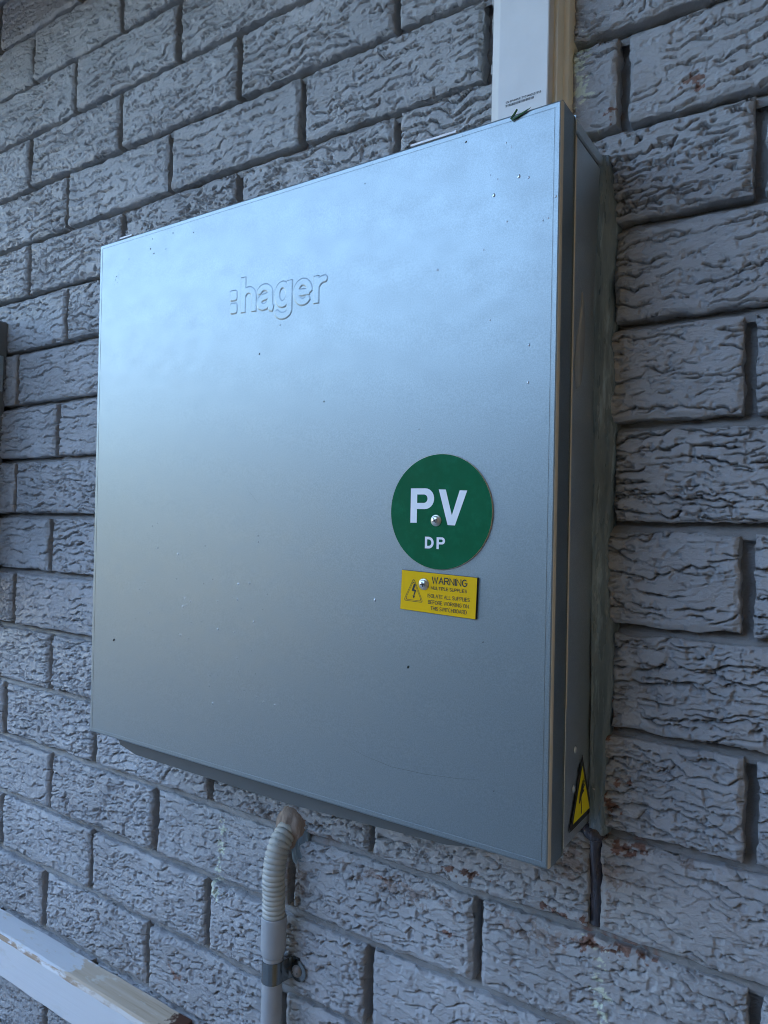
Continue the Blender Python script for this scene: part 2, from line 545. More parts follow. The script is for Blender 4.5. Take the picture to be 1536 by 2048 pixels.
def make_brick(x0, x1, z0, z1, step, seed):
    nu, nv = max(3, int((x1 - x0) / step) + 1), max(3, int((z1 - z0) / step) + 1)
    u = np.linspace(x0, x1, nu); v = np.linspace(z0, z1, nv)
    X, Z = np.meshgrid(u, v)
    sx = seed * 3.713
    U, V = X + sx, Z + sx * .37
    # broken, shelving rock face: each ledge swells downwards and drops off sharply
    amp, w2, w3 = .58 + .5 * rng.random(), .5 + .9 * rng.random(), .3 + 1.2 * rng.random()
    tilt = (rng.random() - .5) * .12
    h = fbm(U * 13, V * 20, seed + 3, 3) * .0032 + fbm(U * 200, V * 260, seed + 9, 2) * .0007
    # three families of ledges: long shelves, shorter flakes, small splinters
    for q_, (per, wl, lip, cut, dec, sig, thr, mf) in enumerate((
            (.0120 + rng.random() * .004, .0140, .0022, .0082, .0042, .00120, -.07, 30),
            (.0085 + rng.random() * .003, .0120, .0013, .0056, .0028, .00105, .02, 48),
            (.0052, .0080, .0008, .0034, .0016, .00090, .09, 80))):
        warp = fbm(U * 22, V * 26, seed + 60 * q_, 3) * wl + fbm(U * 85, V * 45, seed + 5 + 60 * q_, 2) * .0042 + fbm(U * 210, V * 90, seed + 6 + 60 * q_, 2) * .0017
        q = (V + warp + (X - x0) * tilt * (1 - q_ * .8)) / per + rng.random()
        k = np.floor(q); t = q - k
        up, dn = t * per, (1 - t) * per
        msk = sstep(thr, thr + .16, fbm(U * mf, k * 7.7 + V * 10, seed + 40 + 60 * q_, 3))
        g_ = (1, w2, w3)[q_] * amp
        h = h + msk * g_ * (lip * np.exp(-up / dec) - cut * np.exp(-(dn / sig) ** 2) - lip * .7 * np.exp(-dn / (dec * .8)))
    pits = sstep(.27, .40, fbm(U * 120, V * 160, seed + 90, 2))
    h = h - pits * .0028 * w3
    crag = np.abs(fbm(U * 60, V * 110, seed + 31, 3))
    h = h - np.exp(-(crag / .026) ** 2) * .0024 * w3 * sstep(-.05, .15, fbm(U * 20, V * 20, seed + 32, 2))
    # arris
    ex = np.minimum(X - x0, x1 - X) + fbm(U * 60, V * 60, seed + 11, 2) * .003
    ez = np.minimum(Z - z0, z1 - Z) + fbm(U * 60, V * 60, seed + 12, 2) * .003
    e = np.minimum(ex, ez)
    fall = (1 - sstep(-.001, .0045, e))
    h = h * (1 - .5 * fall) - fall * .0032 + .001
    proud = (rng.random() - .5) * .003 + (X - x0 - (x1 - x0) / 2) * (rng.random() - .5) * .012
    Y = -h - proud
    # uneven outline
    dx = fbm(Z * 70, Z * 0 + seed, seed + 21, 3) * .0022
    dz = fbm(X * 45, X * 0 + seed, seed + 22, 3) * .0024
    Xj = X + dx * np.where(X > (x0 + x1) / 2, 1, -1) * (np.abs(X - (x0 + x1) / 2) / ((x1 - x0) / 2)) ** 4
    Zj = Z + dz * np.where(Z > (z0 + z1) / 2, 1, -1) * (np.abs(Z - (z0 + z1) / 2) / ((z1 - z0) / 2)) ** 4
    A = spot_attrs(X.ravel(), Z.ravel())
    V3 = np.stack([Xj, Y, Zj], -1).reshape(-1, 3)
    F = grid_faces(nu, nv)
    # skirt to the back
    per_i = np.concatenate([np.arange(nu), np.arange(1, nv) * nu + nu - 1, (nv - 1) * nu + np.arange(nu - 2, -1, -1), np.arange(nv - 2, 0, -1) * nu])
    n0 = len(V3)
    n = len(per_i)
    j = np.arange(n); j2 = (j + 1) % n
    E_ = V3[per_i]
    rings_, SF = [], []
    prev = per_i
    cx_, cz_ = (x0 + x1) / 2, (z0 + z1) / 2
    ox = np.where(np.abs(E_[:, 0] - x0) < .004, 1, np.where(np.abs(E_[:, 0] - x1) < .004, -1, 0))
    oz = np.where(np.abs(E_[:, 2] - z0) < .004, 1, np.where(np.abs(E_[:, 2] - z1) < .004, -1, 0))
    for q, yb in enumerate((.0045, .009, .0135, .04)):
        b = E_.copy()
        b[:, 1] = yb + vnoise(E_[:, 0] * 150 + q, E_[:, 2] * 150, seed + 50) * .002 * (yb < .03)
        nz_ = fbm(E_[:, 0] * 110 + q * .6, E_[:, 2] * 110 + q * 1.1, seed + 51, 3) * .0020 - .0002
        b[:, 0] += ox * nz_; b[:, 2] += oz * nz_
        i0 = n0 + q * n
        SF.append(np.stack([prev[j2], prev[j], i0 + j, i0 + j2], 1))
        prev = i0 + j
        rings_.append(b)
    A = {k_: np.concatenate([a, a[per_i] * .8] + [a[per_i] * 0] * 3) for k_, a in A.items()}
    return np.concatenate([V3] + rings_), np.concatenate([F] + SF), A


n_bricks = 0
for c in range(C0, C1 + 1):
    zc = ZO - (c - .5) * CO
    z0, z1 = zc - CO / 2 + JT / 2, zc + CO / 2 - JT / 2
    off = -.03 * 0 + (.5 if c % 2 else 0)
    lat = [(k + off) * BX + .0 for k in range(-9, 6)]
    meas = PERP.get(c, [])
    joints = []
    for x in lat:
        near = [m for m in meas if abs(m - x) < .11]
        if near:
            joints.append(near[0])
        else:
            # follow the neighbouring measured joint's offset
            o = [m - min(lat, key=lambda q: abs(q - m)) for m in sorted(meas, key=lambda q: abs(q - x))[:1]]
            joints.append(x + (o[0] if o else 0) + (rng.random() - .5) * .004)
    joints.sort()
    for a, b in zip(joints, joints[1:]):
        if b < XA or a > XB: continue
        x0, x1 = a + JT / 2 + rng.random() * .001, b - JT / 2 - rng.random() * .001
        hidden = x0 > -.68 and x1 < -.16 and z0 > 1.26 and z1 < 1.80
        # is the brick in the picture?
        vis = False
        for xx in (x0, (x0 + x1) / 2, x1):
            for zz in (z0, z1):
                dv = Vector((xx - .0641, .642, zz - 1.5))
                dz_ = dv.dot(f_)
                if dz_ > 0:
                    px, py = 768 + 1420.4 * dv.dot(r_) / dz_, 1024 + 1420.4 * dv.dot(d_) / dz_
                    if -150 < px < 1690 and -150 < py < 2200: vis = True
        if hidden or not vis: step = .008
        elif (x0 + x1) / 2 > -.42: step = .00095
        elif (x0 + x1) / 2 > -.75: step = .0012
        else: step = .0014
        V, F, A = make_brick(x0, x1, z0 + (rng.random() - .5) * .0012, z1 + (rng.random() - .5) * .0012, step, n_bricks + 1)
        build('brick', V, F, M_BRICK, wall, smooth=(step > .004), attrs=A)
        n_bricks += 1

# mortar: a back bed plus bed joints struck back under the upper brick
vs, fs, off = [], [], 0
nx = 700
X = np.linspace(XA - .3, XB + .3, nx)
for c in range(C0 - 1, C1 + 1):
    z = ZO - c * CO
    prof = [(JT / 2 + .004, .022), (JT / 2 - .0005, .0185), (.001, .0125), (-JT / 2 + .0012, .0075), (-JT / 2 - .004, .0095)]
    for (dz, y) in prof:
        n_ = fbm(X * 60, X * 0 + c * 3.1 + dz * 900, 500, 3)
        n2 = fbm(X * 9, X * 0 + c * 3.1, 510, 2)
        vs.append(np.stack([X, y + n_ * .0042 + n2 * .004, z + dz + fbm(X * 40, X * 0 + c, 520, 2) * .0012], 1))
    k = off + np.arange(nx - 1)
    for r in range(len(prof) - 1):
        fs.append(np.stack([k + r * nx, k + (r + 1) * nx, k + (r + 1) * nx + 1, k + r * nx + 1], 1))
    off += nx * len(prof)
# back bed
nu, nv = 300, 260
bu = np.linspace(XA - .3, XB + .3, nu); bv = np.linspace(ZO - (C1 + .6) * CO, ZO - (C0 - 1.2) * CO, nv)
GX, GZ = np.meshgrid(bu, bv)
GY = .0195 + fbm(GX * 40, GZ * 60, 530, 3) * .005
vs.append(np.stack([GX, GY, GZ], -1).reshape(-1, 3))
fs.append(grid_faces(nu, nv) + off)
Vm = np.concatenate(vs)
build('mortar', Vm, np.concatenate(fs), M_MORTAR, wall, smooth=True, attrs=spot_attrs(Vm[:, 0], Vm[:, 2]))

# ------------------------------------------------------------------ the switchboard
BW, BH, LID = .59446, .60593, .0296
CB = Vector((-.4273, -.1027, 1.5419))
RB = (Matrix.Rotation(0, 3, 'X'))
ang = Vector((.0207, .0044, -.0040))
RB = Matrix.Rotation(ang.length, 3, ang.normalized())


def L(q):                      # enclosure-local metres (x right, y into the wall, z up; face at y = 0) -> world
    return CB + RB @ Vector(q)


def Lmm(x, z, y=0.0):
    return L((x / 1000, y, z / 1000))


enc = empty('electrical_enclosure', CB + Vector((0, .1, -BH / 2)), 'large galvanised steel switchboard box fixed to the brick wall', 'switchboard')
# lid: rings from the back of the return flange round the folded edge to the face
rings = [(-.0012, LID), (-.0002, LID), (0, LID - .001), (0, .0022), (.00025, .0011), (.0009, .00035), (.0019, 0), (.0052, 0), (.0054, .00022), (.0058, .00022), (.0060, 0)]
hw, hh = BW / 2, BH / 2
v, f = [], []
for ins, y in rings:
    for sx, sz in ((-1, -1), (1, -1), (1, 1), (-1, 1)):
        v.append(L((sx * (hw - ins), y, sz * (hh - ins))))
for r in range(len(rings) - 1):
    for k in range(4):
        k2 = (k + 1) % 4
        f.append((r * 4 + k, r * 4 + k2, r * 4 + 4 + k2, r * 4 + 4 + k))
n = (len(rings) - 1) * 4
f.append((n, n + 1, n + 2, n + 3))
lid = build('lid', v, f, M_LID, enc)
import bmesh


def text_mesh(txt, extrude=0.0, bevel=0.0, offset=0.0, spacing=1.0, res=4):
    cu = bpy.data.curves.new('t', 'FONT')
    cu.body = txt
    cu.extrude = extrude
    cu.bevel_depth = bevel
    cu.bevel_resolution = 2 if bevel else 0
    cu.offset = offset
    cu.space_character = spacing
    cu.resolution_u = res
    o = bpy.data.objects.new('t', cu)
    C.objects.link(o)
    dg = bpy.context.evaluated_depsgraph_get()
    me = bpy.data.meshes.new_from_object(o.evaluated_get(dg))
    bpy.data.objects.remove(o)
    bpy.data.curves.remove(cu)
    P = np.array([q.co[:] for q in me.vertices])
    F = [tuple(p.vertices) for p in me.polygons]
    bpy.data.meshes.remove(me)
    return P, F


# raised word mark pressed in the lid: letters as strokes, turned into a relief with soft shoulders
def arc(cx, cz, rx, rz, a0, a1, n=18):
    return [(cx + rx * math.cos(math.radians(a0 + (a1 - a0) * k / n)), cz + rz * math.sin(math.radians(a0 + (a1 - a0) * k / n))) for k in range(n + 1)]


WM = {'h': (-50.3, [[(3.5, 0), (3.5, 37)], [(3.5, 13)] + arc(11.3, 14.8, 7.8, 8.2, 175, 0) + [(19.1, 0)]]),
      'a': (-27.3, [arc(11.0, 17.3, 7.8, 6.0, 165, 0) + [(18.8, 10), (18.8, 4.5), (20.0, 1.5), (23.2, .6)], [(18.8, 15.5), (13, 13.6), (8, 12.8), (4.6, 10.6), (3.6, 7.4), (5.0, 4.4), (8.6, 2.9), (13, 3.6), (16.6, 6.2), (18.6, 9)]]),
      'g': (-2.2, [arc(10.6, 13.4, 7.4, 9.9, 0, 360, 30), [(19.9, 26.5), (19.9, -2)] + arc(11.2, -2.4, 8.7, 6.0, 0, -160)]),
      'e': (23.0, [arc(12.0, 13.0, 8.7, 10.0, 0, 322, 30), [(4.2, 12.6), (20.7, 12.6)]]),
      'r': (48.6, [[(3.5, 0), (3.5, 26.5)], [(3.5, 12)] + arc(13.5, 13.0, 10, 10.0, 178, 84)])}
STEP = .34
gx = np.arange(-72, 70, STEP); gz = np.arange(-14, 42, STEP)
GX_, GZ_ = np.meshgrid(gx, gz)
dmin = np.full(GX_.shape, 99.)
for ox, polys in WM.values():
    for pl_ in polys:
        for i, ((ax, az), (bx, bz)) in enumerate(zip(pl_, pl_[1:])):
            ax, bx = ax + ox, bx + ox
            ux, uz = bx - ax, bz - az
            l2 = ux * ux + uz * uz
            t = ((GX_ - ax) * ux + (GZ_ - az) * uz) / l2
            d = np.abs((GX_ - ax) * uz - (GZ_ - az) * ux) / math.sqrt(l2)
            ends = np.maximum(np.maximum(-t, t - 1), 0) * math.sqrt(l2)
            dd = np.where(ends > 0, np.where((i > 0) & (i < len(pl_) - 2), np.hypot(d, ends), np.maximum(d, ends + 3.4)), d)
            if 0 < i: dd = np.minimum(dd, np.hypot(GX_ - ax, GZ_ - az))
            dmin = np.minimum(dmin, dd)
for cx_, cz_ in ((-61.2, 19.3), (-60.8, 5.6)):       # the two rounded squares in front
    qx, qz = np.abs(GX_ - cx_) - 2.6, np.abs(GZ_ - cz_) - 2.9
    dmin = np.minimum(dmin, np.hypot(np.maximum(qx, 0), np.maximum(qz, 0)) + np.minimum(np.maximum(qx, qz), 0) + .8)
H = (1 - sstep(3.4 - .95, 3.4 + .95, dmin)) * .00046
keep = H > 1e-6
yy_ = np.where(keep, -H - .00002, .0002)
nzv, nxv = GX_.shape
pts_ = []
SL = -.050
base = np.stack([GX_ / 1000, yy_, (183.4 + GZ_ + (GX_ + 50) * SL) / 1000], -1).reshape(-1, 3)
RBn, CBn = np.array(RB), np.array(CB)
F_ = grid_faces(nxv, nzv)
kf = keep.ravel()[F_].any(1)
F_ = F_[kf]
used = np.unique(F_)
remap = np.zeros(len(base), int); remap[used] = np.arange(len(used))
build('raised_lettering', base[used] @ RBn.T + CBn, remap[F_], M_LID, lid, True)


def ribbon(mb, pts, th, y):
    """a flat mitred stroke through lid-mm points"""
    P_ = [Vector(q) for q in pts]
    o = []
    for i, q in enumerate(P_):
        a = (q - P_[i - 1]).normalized() if i else None
        b = (P_[i + 1] - q).normalized() if i < len(P_) - 1 else None
        if a is None: t_, k = b, 1
        elif b is None: t_, k = a, 1
        else:
            t_ = (a + b)
            if t_.length < 1e-4: t_ = a
            t_ = t_.normalized(); k = 1 / max(.45, t_.dot(a))
        n_ = Vector((-t_.y, t_.x)) * th / 2 * k
        if a is None: q = q - b * th * .3
        if b is None: q = q + a * th * .3
        o += [Lmm(q.x + n_.x, q.y + n_.y, y), Lmm(q.x - n_.x, q.y - n_.y, y)]
    mb.add(o, [(2 * i, 2 * i + 1, 2 * i + 3, 2 * i + 2) for i in range(len(P_) - 1)])


GL = {'W': (1.05, [[(0, 1), (.26, 0), (.5, 1), (.74, 0), (1, 1)]]), 'A': (.8, [[(0, 0), (.5, 1), (1, 0)], [(.19, .36), (.81, .36)]]),
      'R': (.72, [[(0, 0), (0, 1), (.55, 1)] + arc(.62, .74, .34, .26, 80, -80, 8) + [(.55, .48), (0, .48)], [(.55, .48), (1, 0)]]),
      'N': (.76, [[(0, 0), (0, 1), (1, 0), (1, 1)]]), 'I': (.0, [[(0, 0), (0, 1)]]),
      'G': (.84, [arc(.5, .5, .5, .5, 48, 330, 16) + [(1, .45), (.56, .45)]]), 'M': (.9, [[(0, 0), (0, 1), (.5, .12), (1, 1), (1, 0)]]),
      'U': (.72, [[(0, 1), (0, .32)] + arc(.5, .32, .5, .32, 180, 360, 10) + [(1, 1)]]), 'L': (.58, [[(0, 1), (0, 0), (1, 0)]]),
      'T': (.7, [[(0, 1), (1, 1)], [(.5, 1), (.5, 0)]]), 'P': (.68, [[(0, 0), (0, 1), (.6, 1)] + arc(.64, .74, .36, .26, 80, -80, 8) + [(.6, .48), (0, .48)]]),
      'E': (.6, [[(1, 1), (0, 1), (0, 0), (1, 0)], [(0, .52), (.86, .52)]]), 'S': (.68, [arc(.5, .75, .46, .25, 35, 270, 10) + arc(.5, .25, .5, .25, 90, -150, 10)]),
      'O': (.84, [arc(.5, .5, .5, .5, 0, 360, 20)]), 'F': (.58, [[(1, 1), (0, 1), (0, 0)], [(0, .52), (.84, .52)]]),
      'K': (.72, [[(0, 0), (0, 1)], [(1, 1), (0, .36)], [(.34, .58), (1, 0)]]), 'H': (.72, [[(0, 0), (0, 1)], [(1, 0), (1, 1)], [(0, .52), (1, .52)]]),
      'B': (.68, [[(0, 0), (0, 1), (.55, 1)] + arc(.6, .76, .34, .24, 80, -80, 8) + [(.55, .52), (0, .52)], [(.55, .52)] + arc(.62, .26, .38, .26, 80, -80, 8) + [(.55, 0), (0, 0)]]),
      'C': (.8, [arc(.5, .5, .5, .5, 48, 312, 16)]), 'D': (.74, [[(0, 0), (0, 1), (.45, 1)] + arc(.5, .5, .5, .5, 85, -85, 12) + [(.45, 0), (0, 0)]])}


def engrave(mb, txt, x0, x1, z0, z1, slope, th, y, gap=.26):
    tot = sum(.42 if c_ == ' ' else GL[c_][0] + gap for c_ in txt) - gap
    sx = (x1 - x0) / tot
    x, n_ = x0, 0
    for c_ in txt:
        if c_ == ' ':
            x += .42 * sx; continue
        w_, polys = GL[c_]
        for pl_ in polys:
            n_ += 1
            ribbon(mb, [(x + px * w_ * sx, z0 + pz * (z1 - z0) + (x + px * w_ * sx - x0) * slope) for px, pz in pl_], th, y - n_ % 7 * 4e-6)
        x += (w_ + gap) * sx


# back box behind the lid
D = .1027
mb = MB()
mb.bbox((-hw + .003, LID + .0015, -hh + .004), (hw + .0008, D + .004, hh - .0135), .0013, L)
body = mb.build('back_box', M_BODY, enc)
mb = MB(); mb.bbox((-hw + .003, LID + .0005, hh - .0120), (hw + .0014, D + .004, hh - .0010), .0011, L)
mb.build('top_cap', M_BODY, enc)
mb = MB(); mb.box((-hw + .006, LID - .004, -hh + .006), (hw - .004, D, hh - .004), L)
mb.build('inner_rebate', M_DARK, enc)
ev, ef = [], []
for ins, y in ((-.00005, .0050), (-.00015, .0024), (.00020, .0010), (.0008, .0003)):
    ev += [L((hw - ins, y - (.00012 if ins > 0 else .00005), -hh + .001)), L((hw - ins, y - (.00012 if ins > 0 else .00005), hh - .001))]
build('edge_glint', ev, [(2 * i, 2 * i + 1, 2 * i + 3, 2 * i + 2) for i in range(3)], M_EDGE, lid, True)  # cream strip paints the bright reflected line on the lid fold
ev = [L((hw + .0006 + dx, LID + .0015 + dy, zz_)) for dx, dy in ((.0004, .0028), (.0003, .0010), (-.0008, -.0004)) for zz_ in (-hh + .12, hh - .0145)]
build('edge_glint', ev, [(2 * i, 2 * i + 1, 2 * i + 3, 2 * i + 2) for i in range(2)], M_EDGE, body, True)  # same painted highlight along the front edge of the back box
# cable plate hanging a little crooked below the box
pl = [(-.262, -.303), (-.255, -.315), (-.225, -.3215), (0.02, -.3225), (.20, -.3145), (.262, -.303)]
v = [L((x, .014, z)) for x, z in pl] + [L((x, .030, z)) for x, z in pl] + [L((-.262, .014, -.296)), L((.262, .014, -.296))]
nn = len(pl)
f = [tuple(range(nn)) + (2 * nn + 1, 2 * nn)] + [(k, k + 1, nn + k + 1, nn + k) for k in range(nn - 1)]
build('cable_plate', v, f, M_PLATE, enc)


def cap(r, h, seg=18, rings=4, flat=.0):
    """domed cap in local coords: base on y=0, towards -y"""
    v, f = [], []
    for i in range(rings + 1):
        t = i / rings
        rr, y = r * math.cos(t * math.pi / 2 * .98), -h * math.sin(t * math.pi / 2)
        for k in range(seg):
            a = 2 * math.pi * k / seg
            v.append((rr * math.cos(a), y, rr * math.sin(a)))
    for i in range(rings):
        for k in range(seg):
            f.append((i * seg + k, i * seg + (k + 1) % seg, (i + 1) * seg + (k + 1) % seg, (i + 1) * seg + k))
    f.append(tuple(rings * seg + k for k in range(seg)))
    return v, f


# rivets on the right side
for (y, z, r) in ((-.0540, 1.744, .0030), (-.0565, 1.712, .0034), (-.0430, 1.319, .0034), (-.0455, 1.287, .0034)):
    cv, cf = cap(r, .0016)
    build('rivet', [(-.1296 - q[1], y + q[0], z + q[2]) for q in cv], cf, M_BODY, enc, True)
# smear of old sealant on the right side
outl = [(-.0545, 1.708), (-.0500, 1.700), (-.0450, 1.676), (-.0480, 1.646), (-.0540, 1.626), (-.0640, 1.622), (-.0700, 1.640), (-.0650, 1.662), (-.0570, 1.684)]
v = [(-.1284, y, z) for y, z in outl] + [(-.1270, -.055 + (y + .055) * .8, 1.668 + (z - 1.668) * .9) for y, z in outl]
m_ = len(outl)
f = [(k, (k + 1) % m_, m_ + (k + 1) % m_, m_ + k) for k in range(m_)] + [tuple(m_ + k for k in range(m_))]
build('sealant_smear', v, f, M_SMEAR, enc, True)
# drain notches under the lid edge, hinge tabs on top
for x in (-.1055, .035, .1731):
    v = [L((x + .0042 * math.cos(t), .0125, -.3035 - .0026 * math.sin(t))) for t in np.linspace(0, math.pi, 9)]
    v += [L((x + .0042 * math.cos(t), .0136, -.3035 - .0026 * math.sin(t))) for t in np.linspace(0, math.pi, 9)]
    f = [tuple(range(9))] + [(k, k + 1, 10 + k, 9 + k) for k in range(8)]
    build('drain_notch', v, f, M_DARK, enc)
for x0, x1 in ((-.259, -.236), (.157, .203)):
    mb = MB(); mb.box((x0, .0004, hh + .0004), (x1, .0040, hh + .0022), L)
    mb.build('hinge_tab', M_WHITE, enc)
# pencil-thin scratches on the lid
for pts in ([(95, -243), (120, -249), (150, -253), (185, -252), (215, -249), (240, -245)], [(-32, -6), (-20, -17)]):
    v, f = [], []
    for i, (x, z) in enumerate(pts):
        wd = .24 * (1 - abs(2 * i / (len(pts) - 1) - 1) ** 2 * .8)
        v += [Lmm(x, z + wd / 2, -.00012), Lmm(x + (.3 if abs(pts[0][0] - pts[-1][0]) < 30 else 0), z - wd / 2, -.00012)]
    f = [(2 * i, 2 * i + 1, 2 * i + 3, 2 * i + 2) for i in range(len(pts) - 1)]
    build('scratch', v, f, M_PLATE, lid)


def ray_lid(px, py):
    d = r_ * ((px - 768) / 1420.4) + d_ * ((py - 1024) / 1420.4) + f_
    n_ = RB @ Vector((0, 1, 0))
    o = Vector((.0641, -.642, 1.5))
    q = o + d * ((CB - o).dot(n_) / d.dot(n_))
    return RB.transposed() @ (q - CB)


# water drops on the lid
DR = [(200 + x / 3.84, 1000 + y / 3.84) for x, y in [
    (440, 180), (403, 200), (693, 268), (445, 368), (808, 352), (600, 415), (1215, 275), (1217, 323), (587, 605), (797, 642), (866, 610), (1062, 645), (1150, 640), (345, 630), (370, 652),
    (302, 685), (1015, 750), (1055, 765), (653, 757), (695, 780), (637, 818), (660, 805), (905, 778), (1285, 725), (278, 850), (380, 865), (270, 908), (645, 880), (700, 940), (778, 935),
    (1180, 935), (1085, 835), (1250, 840), (905, 993), (1035, 1015), (602, 1025), (620, 1040), (683, 1065), (407, 1003), (1165, 1158), (1053, 1217), (1065, 1315), (845, 1348), (905, 1345),
    (1195, 1335), (840, 1430), (1107, 1462), (1205, 1515), (1065, 1532), (988, 1550), (1258, 1550), (1340, 1575), (865, 1563)]]
DR += [(900 + x / 2.415, y / 2.415) for x, y in [(195, 847), (230, 866), (333, 852), (380, 857), (212, 943), (275, 1070), (450, 1065), (475, 1053), (163, 1207), (510, 948), (270, 690), (297, 708), (60, 655)]]
DR += [(838, 858), (1056, 765), (875, 540), (1058, 690), (980, 640), (560, 650), (750, 1200)]
mb = MB()
for px, py in DR:
    q = ray_lid(px, py)
    s = random.choice((.0006, .0008, .0009, .0012)) * (1.0 if px < 700 else 1.15)
    cv, cf = cap(s, s * .6, 10, 3)
    mb.add([L((q.x + a, b * .6 - .0001, q.z + c * random.uniform(1, 1.25))) for a, b, c in cv], cf)
tag(mb.build('water_drops', M_DROP, None, True), 'tiny clear water drops scattered over the metal lid', 'water drops', kind='stuff')
# specks of dirt on the lid
mb = MB()
for px, py, s in [(305, 478, .8), (301, 498, 1.0), (308, 507, 1.2), (332, 498, .9), (258, 518, .8), (346, 466, 1.1), (387, 465, .8), (228, 1280, 2.2), (816, 1334, 2.0), (648, 803, 1.2), (932, 284, 1.2), (519, 708, 1.3),
                  (966, 1284, .8), (240, 540, .7), (233, 553, .8), (236, 556, .6), (231, 560, .7), (235, 565, .5), (229, 570, .5), (232, 577, .4), (238, 548, .5), (214, 522, .5), (208, 528, .5), (212, 534, .4), (210, 548, .4), (208, 556, .4), (1024, 210, .6), (730, 367, .8), (988, 1582, .8), (415, 1580, .8)]:
    q = ray_lid(px, py)
    cv, cf = cap(.0007 * s, .0005 * s, 7, 2)
    mb.add([L((q.x + a * random.uniform(.5, 1.2) + c * .3, b, q.z + c * random.uniform(.8, 1.6))) for a, b, c in cv], cf)
tag(mb.build('dirt_specks', M_BLACK, None, True), 'small dark specks of dirt stuck on the metal lid', 'dirt', kind='stuff')

# ------------------------------------------------------------------ signs on the lid


def screw(parent, x, z, y, r=.0041):
    cv, cf = cap(r, .0021, 28, 5)
    sc = build('screw', [L((x / 1000 + a, y + b - .0009, z / 1000 + c)) for a, b, c in cv], cf, M_SCREW, parent, True)
    ring = []
    nseg = 28
    prof = [(r * 1.0, y), (r * 1.24, y), (r * 1.24, y - .0006), (r * 1.05, y - .0010), (r * .9, y - .0010)]
    vv = [L((x / 1000 + rr * math.cos(2 * math.pi * k / nseg), yy, z / 1000 + rr * math.sin(2 * math.pi * k / nseg))) for rr, yy in prof for k in range(nseg)]
    ff = [(i * nseg + k, i * nseg + (k + 1) % nseg, (i + 1) * nseg + (k + 1) % nseg, (i + 1) * nseg + k) for i in range(len(prof) - 1) for k in range(nseg)]
    build('screw_flange', vv, ff, M_SCREW, sc, True)
    a0 = random.uniform(.1, .5)
    mb = MB()
    for k in range(2):
        a = a0 + k * math.pi / 2
        ca, sa = math.cos(a), math.sin(a)
        q = [(-.0021, -.00045), (.0021, -.00045), (.0021, .00045), (-.0021, .00045)]
        for yy in (y - .0032 - .0001 * k,):
            mb.add([L((x / 1000 + u * ca - w_ * sa, yy, z / 1000 + u * sa + w_ * ca)) for u, w_ in q] + [L((x / 1000 + u * ca - w_ * sa, yy + .0012, z / 1000 + u * sa + w_ * ca)) for u, w_ in q],
                   [(0, 1, 2, 3), (0, 1, 5, 4), (1, 2, 6, 5), (2, 3, 7, 6), (3, 0, 4, 7)])
    mb.build('screw_slot', M_DARK, sc)
    return sc


def flat(name, polys, y, mat, parent):
    """flat print: a list of (outline, holes-free polygons) in lid mm, tessellated"""
    from mathutils.geometry import tessellate_polygon
    mb = MB()
    for loops in polys:
        flatl = [q for lp in loops for q in lp]
        tris = tessellate_polygon([[Vector((x, z, 0)) for x, z in lp] for lp in loops])
        mb.add([Lmm(x, z, y) for x, z in flatl], tris)
    return mb.build(name, mat, parent)


# round green sign
gs = empty('round_sign', Lmm(194.8, -23.6), 'round green sign reading PV DP screwed on the metal lid', 'sign')
NS = 96
rg = [(.0500, .0), (.0500, -.0012), (.0497, -.0016)]
v = [Lmm(194.8 + 1000 * r * math.cos(2 * math.pi * k / NS), -23.6 + 1000 * r * math.sin(2 * math.pi * k / NS), y) for r, y in rg for k in range(NS)]
f = [(i * NS + k, i * NS + (k + 1) % NS, (i + 1) * NS + (k + 1) % NS, (i + 1) * NS + k) for i in range(2) for k in range(NS)]
build('plate_edge', v, f, M_EDGE, gs, True)
v = [Lmm(194.8 + 49.7 * math.cos(2 * math.pi * k / NS), -23.6 + 49.7 * math.sin(2 * math.pi * k / NS), -.0016) for k in range(NS)]
build('plate_face', v, [tuple(range(NS))], M_GREEN, gs)
# bold letters drawn as outlines
def bowl(xs, xe, zt, zb):
    """right-hand D bowl from (xs,zt) round to (xs,zb)"""
    r = (zt - zb) / 2
    cz = (zt + zb) / 2
    return [(xe - r + r * math.sin(t), cz + r * math.cos(t)) for t in np.linspace(0, math.pi, 14)]


def letter_P(x0, x1, z0, z1, st):
    h = z1 - z0
    zb = z0 + h * .40
    s = lambda x, z: (x + (z1 - z) * -.035 * 0, z)
    outer = [(x0, z0), (x0, z1)] + bowl(x0, x1, z1, zb) + [(x0 + st, zb), (x0 + st, z0)]
    inner = [(x0 + st, z1 - st * .82)] + bowl(x0 + st, x1 - st, z1 - st * .82, zb + st * .82) + [(x0 + st, zb + st * .82)]
    return [outer, inner]


def letter_D(x0, x1, z0, z1, st):
    r = (z1 - z0) / 2
    def b2(xe, zt, zb):
        rr = (zt - zb) / 2; cz = (zt + zb) / 2; rx = min(rr, (xe - x0) * .62)
        return [(xe - rx + rx * math.sin(t), cz + rr * math.cos(t)) for t in np.linspace(0, math.pi, 16)]
    return [[(x0, z0), (x0, z1)] + b2(x1, z1, z0), [(x0 + st, z1 - st)] + b2(x1 - st, z1 - st, z0 + st) + [(x0 + st, z0 + st)]]


flat('lettering', [letter_P(165.8, 189.5, -33.6, -3.3, 6.6),
                   [[(193.9, -4.3), (200.8, -4.5), (207.1, -26.6), (214.2, -5.2), (221.3, -5.4), (210.2, -35.1), (203.2, -34.9)]],
                   letter_D(181.1, 189.9, -55.7, -45.5, 2.3), letter_P(192.7, 201.0, -55.8, -45.6, 2.3)], -.0018, M_WHITE, gs)
screw(gs, 191.8, -31.2, -.0016)

